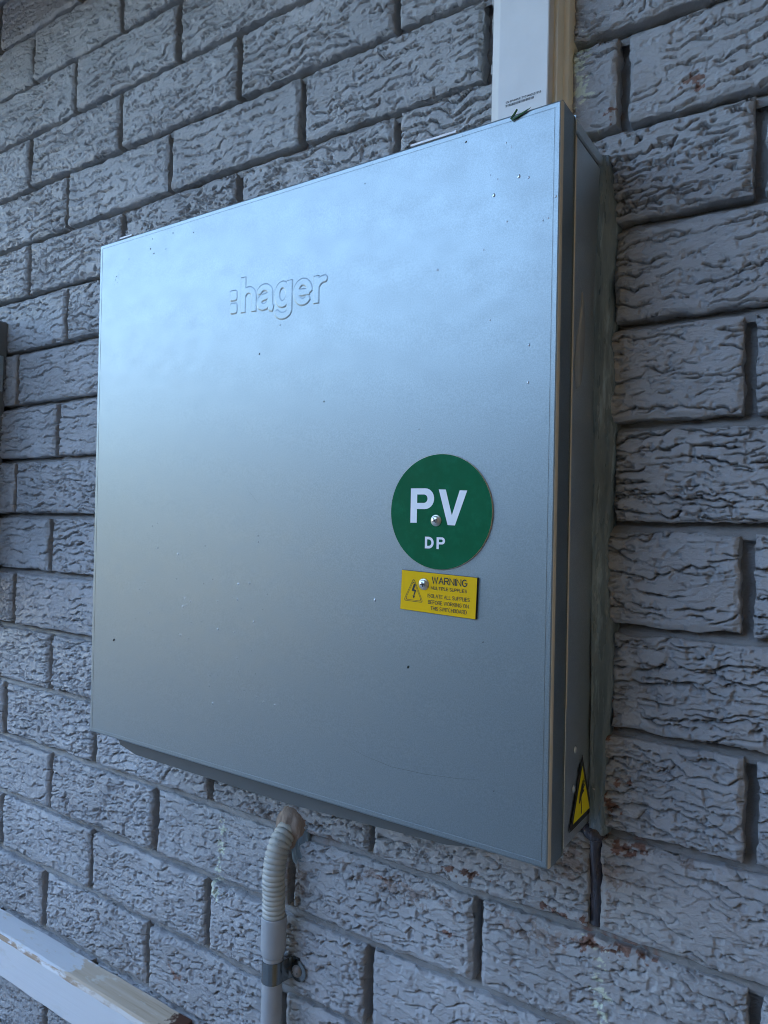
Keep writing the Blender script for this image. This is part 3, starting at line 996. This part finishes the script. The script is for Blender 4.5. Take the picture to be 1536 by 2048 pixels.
# yellow warning sign
ys = empty('warning_sign', Lmm(194.8, -94.3), 'yellow rectangular warning sign for multiple supplies below the green disc', 'sign')
A_ = math.radians(-1.85)
def Y(u, v_):
    return (194.8 + u * math.cos(A_) - v_ * math.sin(A_), -94.3 + u * math.sin(A_) + v_ * math.cos(A_))
hwS, hhS = 37.2, 17.5
cn = [(-hwS, -hhS), (hwS, -hhS), (hwS, hhS), (-hwS, hhS)]
v = [Lmm(*Y(*q), 0) for q in cn] + [Lmm(*Y(*q), -.0020) for q in cn]
build('plate_core', v, [(0, 1, 5, 4), (1, 2, 6, 5), (2, 3, 7, 6), (3, 0, 4, 7), (4, 5, 6, 7)], M_BLACK, ys)
cn2 = [(x * .992, z * .985) for x, z in cn]
v = [Lmm(*Y(*q), -.0019) for q in cn2] + [Lmm(*Y(*q), -.0023) for q in cn2]
build('plate_face', v, [(4, 5, 6, 7), (0, 1, 5, 4), (1, 2, 6, 5), (2, 3, 7, 6), (3, 0, 4, 7)], M_YELLOW, ys)
mb = MB()
for txt, x0, x1, z0, z1, sl, th in [('WARNING', 189.4, 223.0, -85.5, -80.1, -.022, .95), ('MULTIPLE SUPPLIES', 188.5, 223.0, -90.8, -88.2, -.021, .43),
                                    ('ISOLATE ALL SUPPLIES', 185.4, 225.6, -97.9, -94.9, -.018, .43), ('BEFORE WORKING ON', 185.9, 224.8, -103.4, -100.4, -.020, .43), ('THIS SWITCHBOARD', 188.5, 223.0, -108.6, -105.6, -.020, .43)]:
    engrave(mb, txt, x0, x1, z0, z1, sl, th, -.00245)
mb.build('lettering', M_BLACK, ys)
def tri_loop(cx, cz, s, r):
    """rounded triangle: centroid, circumradius s, corner radius r"""
    o = []
    for k in range(3):
        a = math.radians(90 + 120 * k)
        px, pz = cx + (s - 2 * r) * math.cos(a), cz + (s - 2 * r) * math.sin(a)
        for j in range(5):
            t = a - math.radians(60) + math.radians(120) * j / 4
            o.append((px + r * math.cos(t), pz + r * math.sin(t)))
    return o
tr = []
for so, si in ((13.9, 13.1), (11.7, 11.0)):
    lp = [[(170.8 + (x - 170.8) * .84, z + (x - 170.8) * -.025) for x, z in tri_loop(170.8, -95.9, s, 1.4)] for s in (so, si)]
    tr.append(lp)
tr.append([[(171.0, -87.4), (172.9, -87.4), (171.4, -92.0), (173.6, -92.6), (171.6, -98.0), (172.6, -97.6), (170.9, -100.3), (169.9, -97.4), (170.7, -97.8), (171.8, -93.9), (168.9, -93.4)]])
flat('danger_symbol', tr, -.00245, M_BLACK, ys)
screw(ys, 181.2, -86.9, -.0023)

# ------------------------------------------------------------------ triangular sticker on the right side of the box
st = empty('warning_sticker', (-.1288, -.026, 1.277), 'yellow and black triangular hand-injury sticker on the right side of the box', 'sticker')
XS = -.1287
def side_poly(name, loops, x, mat, parent):
    from mathutils.geometry import tessellate_polygon
    mb = MB()
    for lp in loops:
        tris = tessellate_polygon([[Vector((y, z, 0)) for y, z in lp]])
        mb.add([(x, y, z) for y, z in lp], tris)
    return mb.build(name, mat, parent)
T0 = [(-.0560, 1.2535), (.0035, 1.2535), (-.0262, 1.3100)]
cx, cz = sum(q[0] for q in T0) / 3, sum(q[1] for q in T0) / 3
v = [(XS - .0004, y, z) for y, z in T0] + [(XS, y, z) for y, z in T0]
build('sticker_border', v, [(3, 4, 5), (0, 1, 4, 3), (1, 2, 5, 4), (2, 0, 3, 5)], M_BLACK, st)
side_poly('sticker_face', [[(cx + (y - cx) * .76, cz + (z - cz) * .76) for y, z in T0]], XS + .0002, M_STICK, st)
hand = [(-.0345, 1.2720), (-.0330, 1.2780), (-.0290, 1.2830), (-.0268, 1.2885), (-.0255, 1.2885), (-.0262, 1.2850), (-.0215, 1.2900), (-.0205, 1.2890), (-.0245, 1.2845), (-.0190, 1.2880), (-.0182, 1.2868),
        (-.0235, 1.2825), (-.0185, 1.2845), (-.0180, 1.2832), (-.0235, 1.2800), (-.0205, 1.2795), (-.0210, 1.2780), (-.0260, 1.2765), (-.0290, 1.2730), (-.0320, 1.2700)]
side_poly('hand_symbol', [hand, [(-.0276, 1.2745), (-.0262, 1.2700), (-.0262, 1.2605), (-.0285, 1.2600)]], XS + .0004, M_BLACK, st)

# ------------------------------------------------------------------ silicone along the right side of the box and down the joint
sl = empty('silicone_seal', (-.125, 0, 1.2), 'smeared clear silicone bead sealing the right side of the box to the bricks', 'sealant')
nz, nc = 240, 9
zz = np.linspace(1.236, 1.846, nz)
V = []
for i, z in enumerate(zz):
    wa = float(np.interp(z, [1.236, 1.30, 1.36, 1.54, 1.70, 1.78, 1.846], [.0035, .0040, .0060, .0115, .0240, .0270, .0120])) * (1 + .35 * float(fbm(np.array([z * 14]), np.array([1.3]), 5, 3)[0]))
    wb = (.0120 + .010 * float(fbm(np.array([z * 22]), np.array([4.1]), 6, 3)[0])) * float(np.interp(z, [1.80, 1.846], [1, .25]))
    for k in range(nc):
        t = k / (nc - 1)
        # concave fillet from the box side (x = -.1292, y = -wa) to the wall (x = -.1292 + wb, y = 0)
        y = -wa * (1 - t) ** 1.7 - .0035 * t
        x = -.1288 + (wb + .004) * t ** 1.7
        nse = float(vnoise(np.array([z * 60]), np.array([k * .9]), 8)[0]) * .0012
        V.append((x + nse, y - nse + (.018 if k == nc - 1 else 0), z))
V = np.array(V)
bead = build('bead', V, grid_faces(nc, nz), M_SEAL, sl, True)
# the run of dark silicone filling the joint below the box corner
nz = 60
V = []
for i in range(nz):
    t = i / (nz - 1)
    z = 1.238 - t * .088
    w_ = .0075 - .001 * t + .004 * max(0, 1 - t * 5) + .0012 * float(vnoise(np.array([z * 120]), np.array([.3]), 9)[0])
    for k in range(7):
        a = -1 + k / 3
        V.append((-.1262 + .0012 * t + w_ * a, .0035 + .0055 * t - .0035 * (1 - a * a) * (1 - t * .7) + .003 * abs(a) ** 3, z))
build('run', np.array(V), grid_faces(7, nz), M_SEALD, sl, True)
# lump at the corner
v, f = [], []
cv, cf = cap(1, 1, 20, 6)
build('lump', [(-.1260 + a * .010, .003 + b * .008, 1.2350 + c * .008) for a, b, c in cv], cf, M_SEALD, sl, True)

# ------------------------------------------------------------------ trunking rising from the box
tk = empty('cable_trunking', (-.188, 0, 1.85), 'cream plastic trunking rising from the top of the box', 'trunking')
ZT0, ZT1 = 1.80, 2.42
XR, XL = -.1581, -.2265
base = [(-.2265, .010), (-.2265, -.030), (-.2205, -.0395), (-.1672, -.0395), (-.1672, -.030), (-.1640, -.028), (-.1622, -.022), (-.1622, -.016), (-.1590, -.013), (-.1581, -.010), (-.1581, .010)]
def extr(name, prof, z0, z1, mat, parent, smooth=False, lean=0.0):
    n_ = len(prof)
    v = [(x, y, z0) for x, y in prof] + [(x + lean, y, z1) for x, y in prof]
    f = [(k, (k + 1) % n_, n_ + (k + 1) % n_, n_ + k) for k in range(n_)] + [tuple(reversed(range(n_))), tuple(n_ + k for k in range(n_))]
    mb = MB(); mb.add(v, f)
    return mb.build(name, mat, parent, smooth)
extr('trunk_base', [(-.2262, .010), (-.2262, -.028), (-.1640, -.028), (-.1622, -.022), (-.1622, -.0165), (-.1588, -.013), (-.1581, -.010), (-.1581, .010)], ZT0, ZT1, M_CREAM, tk)
cov = extr('trunk_cover', [(-.2272, -.012), (-.2272, -.0300), (-.2262, -.0332), (-.2165, -.0401), (-.2155, -.0403), (-.1690, -.0403), (-.1681, -.0398), (-.1678, -.039), (-.1678, -.0225), (-.1640, -.0225), (-.1640, -.012)], ZT0, ZT1, M_COVER, tk)
# fine print at the foot of the cover
mb = MB()
def on_cover(P, F, x0, x1, z0, z1):
    a, b = P.min(0), P.max(0)
    mb.add([(x0 + (q[0] - a[0]) * (x1 - x0) / (b[0] - a[0]), -.0405, z0 + (q[1] - a[1]) * (z1 - z0) / (b[1] - a[1])) for q in P], F)
P, F = text_mesh('SN EPHHNE TV22400527558', 0, 0, .01)
on_cover(P, F, -.2085, -.1740, 1.9006, 1.9026)
x = -.2085
while x < -.181:
    w_ = random.choice((.0002, .0003, .0005))
    mb.add([(x, -.0405, 1.8972), (x + w_, -.0405, 1.8972), (x + w_, -.0405, 1.8995), (x, -.0405, 1.8995)], [(0, 1, 2, 3)])
    x += w_ + random.choice((.0003, .0005))
mb.build('fine_print', M_BLACK, cov)

# bent sliver of leaf caught on the top edge of the lid
v, f = [], []
path = [(259.8, 305.2), (257.2, 301.8), (254.6, 299.0), (256.0, 297.6), (261.5, 299.6), (267.5, 301.6), (271.5, 303.0)]
wd = [1.0, 1.4, 1.6, 1.7, 1.6, 1.4, .3]
for i, ((x, z), w_) in enumerate(zip(path, wd)):
    a = Vector(path[min(i + 1, 6)]) - Vector(path[max(i - 1, 0)])
    n_ = Vector((-a.y, a.x)).normalized() * w_ * .48
    for s, y in ((1, -.0006), (-1, -.0012), (-1, -.0018), (1, -.0014)):
        v.append(Lmm(x + n_.x * s, z + n_.y * s, y))
for i in range(6):
    for k in range(4):
        f.append((i * 4 + k, i * 4 + (k + 1) % 4, i * 4 + 4 + (k + 1) % 4, i * 4 + 4 + k))
f += [(3, 2, 1, 0), (24, 25, 26, 27)]
tag(build('leaf_sliver', v, f, M_LEAF), 'bent dark green sliver stuck on the top edge of the lid below the trunking', 'leaf')

# ------------------------------------------------------------------ conduit below the box
cd = empty('conduit', (-.478, -.022, 0), 'grey conduit with ribbed flexible hose entering the wall below the box', 'conduit')
ctrl = [Vector(q) for q in ((-.479, .015, 1.153), (-.479, -.004, 1.148), (-.4785, -.018, 1.135), (-.478, -.0245, 1.113), (-.478, -.0240, 1.090), (-.478, -.0220, 1.050))]
def cr(P, t):
    n_ = len(P) - 1
    i = min(int(t * n_), n_ - 1); u = t * n_ - i
    p0, p1, p2, p3 = P[max(i - 1, 0)], P[i], P[i + 1], P[min(i + 2, n_)]
    return .5 * ((2 * p1) + (p2 - p0) * u + (2 * p0 - 5 * p1 + 4 * p2 - p3) * u * u + (3 * p1 - p0 - 3 * p2 + p3) * u ** 3)
NP = 420
pts = [cr(ctrl, i / NP) for i in range(NP + 1)]
ln = [0]
for a, b in zip(pts, pts[1:]): ln.append(ln[-1] + (b - a).length)
tot = ln[-1]
NR = 23
v, f = [], []
rad = [.0104 + .0026 * (abs(math.sin(math.pi * NR * s / tot)) ** .42) for s in ln]
v, f = sweep(pts, rad, 36)
build('flexible_hose', v, f, M_FLEX, cd, True)
def lathe(name, prof, cx, cy, mat, parent, seg=48):
    v = [(cx + r * math.cos(2 * math.pi * k / seg), cy + r * math.sin(2 * math.pi * k / seg), z) for r, z in prof for k in range(seg)]
    f = [(i * seg + k, i * seg + (k + 1) % seg, (i + 1) * seg + (k + 1) % seg, (i + 1) * seg + k) for i in range(len(prof) - 1) for k in range(seg)]
    mb = MB(); mb.add(v, f)
    return mb.build(name, mat, parent, True)
PX, PY = -.4780, -.0220
lathe('coupling', [(.0118, 1.048), (.0126, 1.0610), (.0136, 1.0613), (.0142, 1.0600), (.0143, 1.056), (.0143, 1.0290), (.0139, 1.0240), (.0130, 1.0195), (.0122, 1.0175), (.0110, 1.017)], PX, PY, M_PIPE, cd)
lathe('pipe', [(.0112, 1.022), (.0116, 1.018), (.0116, .30), (.0116, 0.0)], PX, PY, M_PIPE, cd)
# saddle clamp
sd_ = empty('saddle_clamp', (PX, 0, 1.002), 'shiny metal saddle clamp screwed over the conduit', 'clamp')
mb = MB()
zc0, zc1, R1 = .9890, 1.0130, .0122
prof = []
for t in np.linspace(math.radians(205), math.radians(-10), 30):
    prof.append((PX + R1 * math.cos(t), PY - R1 * math.sin(t)))
prof = [(PX - R1 - .001, .004)] + prof + [(PX + R1 + .0015, -.010), (PX + R1 + .0035, -.0050), (PX + R1 + .012, -.0050)]
n_ = len(prof)
v = []
for x, y in prof:
    zz0, zz1 = zc0, zc1
    v += [(x, y, zz0), (x, y, zz1), (x, y + .0012, zz0), (x, y + .0012, zz1)]
f = []
for i in range(n_ - 1):
    a, b = i * 4, i * 4 + 4
    f += [(a, b, b + 1, a + 1), (a + 2, a + 3, b + 3, b + 2), (a, a + 2, b + 2, b), (a + 1, b + 1, b + 3, a + 3)]
mb.add(v, f)
mb.build('strap', M_ZINC, sd_, False)
cv, cf = cap(.0118, .0010, 28, 3)
ex = PX + R1 + .0105
build('lug', [(ex + a, -.0054 + b, .9990 + c) for a, b, c in cv], cf, M_ZINC, sd_, True)
cv, cf = cap(.0066, .0045, 24, 5)
sw = build('screw', [(ex + a, -.0062 + b, .9990 + c) for a, b, c in cv], cf, plastic('rusty_screw', (.20, .17, .14), .4), sd_, True)
mb = MB(); mb.box((ex - .0036, -.0104, .9983), (ex + .0036, -.0098, .9997))
mb.build('screw_slot', M_DARK, sw)
# dusty sealant where the hose enters the wall
v, f = [], []
cv, cf = cap(1, 1, 36, 10)
def blob(name, cx, cz, rx, rz, dp, mat, seed, par):
    o = []
    for a, b, c in cv:
        s = 1 + .25 * float(fbm(np.array([a * 1.4 + seed]), np.array([c * 1.4]), seed, 3)[0])
        o.append((cx + a * rx * s, .006 + b * dp * (1 + .3 * float(vnoise(np.array([a * 3]), np.array([c * 3 + seed]), seed)[0])), cz + c * rz * s))
    return build(name, o, cf, mat, par, True)
hs = empty('hose_sealant', (-.475, 0, 1.14), 'lump of dusty sealant round the hole where the ribbed hose enters the bricks', 'sealant')
blob('collar', -.4775, 1.1525, .0215, .025, .015, M_SEALB, 3, hs)
blob('clear_smear', -.4640, 1.1330, .014, .026, .009, M_SEAL, 5, hs)

# ------------------------------------------------------------------ painted timber rail along the wall, bottom left
mb = MB()
NL = 60
xs = np.linspace(-1.75, -.628, NL)
prof = [(-.0010, .812), (-.0385, .812), (-.0392, .8135), (-.0392, .8655), (-.0365, .8705), (-.0335, .8722), (-.0010, .8735)]
v, f = [], []
for i, x in enumerate(xs):
    for k, (y, z) in enumerate(prof):
        j = .0009 * float(vnoise(np.array([x * 60]), np.array([k * 3.3]), 31)[0])
        endj = (.010 * float(vnoise(np.array([y * 300]), np.array([z * 300]), 33)[0]) if i == NL - 1 else 0)
        v.append((x + endj, y + j, z + j))
m_ = len(prof)
for i in range(NL - 1):
    for k in range(m_):
        f.append((i * m_ + k, i * m_ + (k + 1) % m_, (i + 1) * m_ + (k + 1) % m_, (i + 1) * m_ + k))
f += [tuple(range(m_)), tuple((NL - 1) * m_ + k for k in range(m_))]
mb.add(v, f)
tag(mb.build('timber_rail', M_TIMBER), 'white painted timber rail with peeling bare top against the wall', 'rail')

# ------------------------------------------------------------------ grey cabinet at the left edge
cbn = empty('meter_cabinet', (-1.28, 0, 1.40), 'dark grey metal cabinet on the wall at the left edge', 'cabinet')
mb = MB(); mb.bbox((-1.44, -.16, 1.40), (-1.1340, .004, 1.828), .003)
mb.build('cabinet_body', M_CABINET, cbn)
mb = MB(); mb.bbox((-1.45, -.165, 1.735), (-1.1290, .002, 1.834), .003)
mb.build('cabinet_hood', M_CABINET, cbn)
mb = MB(); mb.bbox((-1.1290, -.040, 1.715), (-1.1265, -.006, 1.775), .001)
mb.build('hasp', M_BODY, cbn)

# ------------------------------------------------------------------ round the camera: eave, fence, and unseen masses added for the light
hb = empty('house', (-.5, .2, 0), 'house behind the brick wall with eave and roof', 'house')
mb = MB(); mb.box((-9.2, .06, 0), (4.4, 6.0, 2.5))
mb.build('house_core', M_MORTAR, hb)
mb = MB(); mb.box((.62, -2.4, 0), (4.4, .05, 2.6)); mb.build('right_light_block', M_RIGHT_BLOCK, hb)  # added out of view to block light from the right
mb = MB(); mb.box((-9.3, -.60, 2.428), (4.5, .034, 2.452)); mb.build('soffit', M_SOFFIT, hb)
mb = MB(); mb.box((-9.3, -.63, 2.42), (4.5, -.605, 2.66)); mb.build('fascia', M_SOFFIT, hb)
mb = MB(); mb.box((-3.4, .30, 2.5), (4.4, 6.0, 5.5)); mb.build('shade_storey', M_RENDER, hb)  # extra storey added unseen to keep the passage out of the sun
mb = MB()
mb.add([(-9.4, -.68, 2.63), (4.6, -.68, 2.63), (4.6, .30, 3.0), (-9.4, .30, 3.0), (-9.4, -.68, 2.67), (4.6, -.68, 2.67), (4.6, .30, 3.04), (-9.4, .30, 3.04)],
       [(0, 1, 2, 3), (4, 5, 6, 7), (0, 1, 5, 4), (1, 2, 6, 5), (2, 3, 7, 6), (3, 0, 4, 7)])
mb.add([(-9.4, .30, 3.02), (-3.4, .30, 3.02), (-3.4, 2.6, 3.8), (-9.4, 2.6, 3.8), (-9.4, 6.2, 2.5), (-3.4, 6.2, 2.5)], [(0, 1, 2, 3), (3, 2, 5, 4), (0, 3, 4), (1, 5, 2), (0, 4, 5, 1)])
mb.add([(-3.6, -.1, 5.5), (4.7, -.1, 5.5), (4.7, 3, 7.0), (-3.6, 3, 7.0), (-3.6, 6.4, 5.5), (4.7, 6.4, 5.5)], [(0, 1, 2, 3), (3, 2, 5, 4), (0, 3, 4), (1, 5, 2), (0, 4, 5, 1)])
mb.build('roof', M_ROOF, hb)
fn = empty('fence', (-2, -3.2, 0), 'pale grey sheet metal fence across the side passage', 'fence')
v, f = [], []
NF = 36
for i in range(NF):
    x = -2.6 + i * .06
    y = -3.2 + (.018 if i % 4 in (1, 2) else 0)
    v += [(x, y, .03), (x, y, 2.25)]
f = [(2 * i, 2 * i + 2, 2 * i + 3, 2 * i + 1) for i in range(NF - 1)]
build('fence_sheet', v, f, M_FENCE, fn)
mb = MB(); mb.box((-2.6, -3.23, 2.25), (-.47, -3.17, 2.30)); mb.build('fence_rail', M_FENCE, fn)
M_UNSEEN = plastic('unseen_dark_green', (.013, .017, .014), .7, .6, .35)  # dark green of the added horizon screen and ground sheet
hv, hf = [], []
path = [(10, -5.2), (-17, -5.2), (-17, .2)]  # unseen leafy screen, added to block the bright horizon sky
for (xa, ya), (xb, yb) in zip(path, path[1:]):
    n_ = int(math.hypot(xb - xa, yb - ya) / .35)
    for i in range(n_ + 1):
        x, y = xa + (xb - xa) * i / n_, ya + (yb - ya) * i / n_
        for j, (o, z) in enumerate(((.45, 0), (.5, 1.2), (.42, 2.3), (.2, 3.0), (-.2, 3.1), (-.5, 2.4), (-.5, 0))):
            s = float(vnoise(np.array([x * 1.7 + y]), np.array([z * 1.9 + j]), 61)[0]) * .45
            z *= .35 if xa == xb else .98
            hv.append((x + (o + s if xa == xb else 0), y + (o + s if xa != xb else 0), max(0, z + s * .6) if z else 0))
    b0 = len(hv) - (n_ + 1) * 7
    hf += [(b0 + i * 7 + j, b0 + i * 7 + j + 1, b0 + i * 7 + j + 8, b0 + i * 7 + j + 7) for i in range(n_) for j in range(6)]
tag(build('horizon_blocker', hv, hf, M_UNSEEN), 'tall dark green screen added out of view to block the bright horizon', 'horizon_blocker')

nb = empty('sky_block_house', (2.5, -3, 0), 'brown house block added out of view to hide the sky on the right', 'house')
mb = MB(); mb.box((-.45, -7, 0), (7, -2.0, 4.2)); mb.build('wall', M_RENDER, nb)  # added tall mass that hides the front-right sky from the bricks
mb = MB(); mb.box((-.7, -7.3, 4.2), (7.3, -1.75, 4.35)); mb.build('roof', M_ROOF, nb)
tkn = empty('reflection_prop', (-3.72, -3.3, 0), 'tan cylinder added out of view for the warm reflection in the lid', 'prop')
lathe('prop_body', [(.0, .02), (.31, .02), (.32, .06)] + [(.32 + .008 * (i % 2), .06 + i * .09) for i in range(13)] + [(.32, 1.18), (.29, 1.22), (.12, 1.28), (.0, 1.28)], -3.72, -3.3, plastic('tan_prop', (.90, .76, .58), .6), tkn)  # sunlit cylinder put in to throw a warm patch into the lid
tag(build('dark_ground_sheet', [(-30, -30, .004), (30, -30, .004), (30, -3.7, .004), (-30, -3.7, .004)], [(0, 1, 2, 3)], M_UNSEEN), kind='structure')  # dark sheet added so sunlit ground does not show bright in the lid
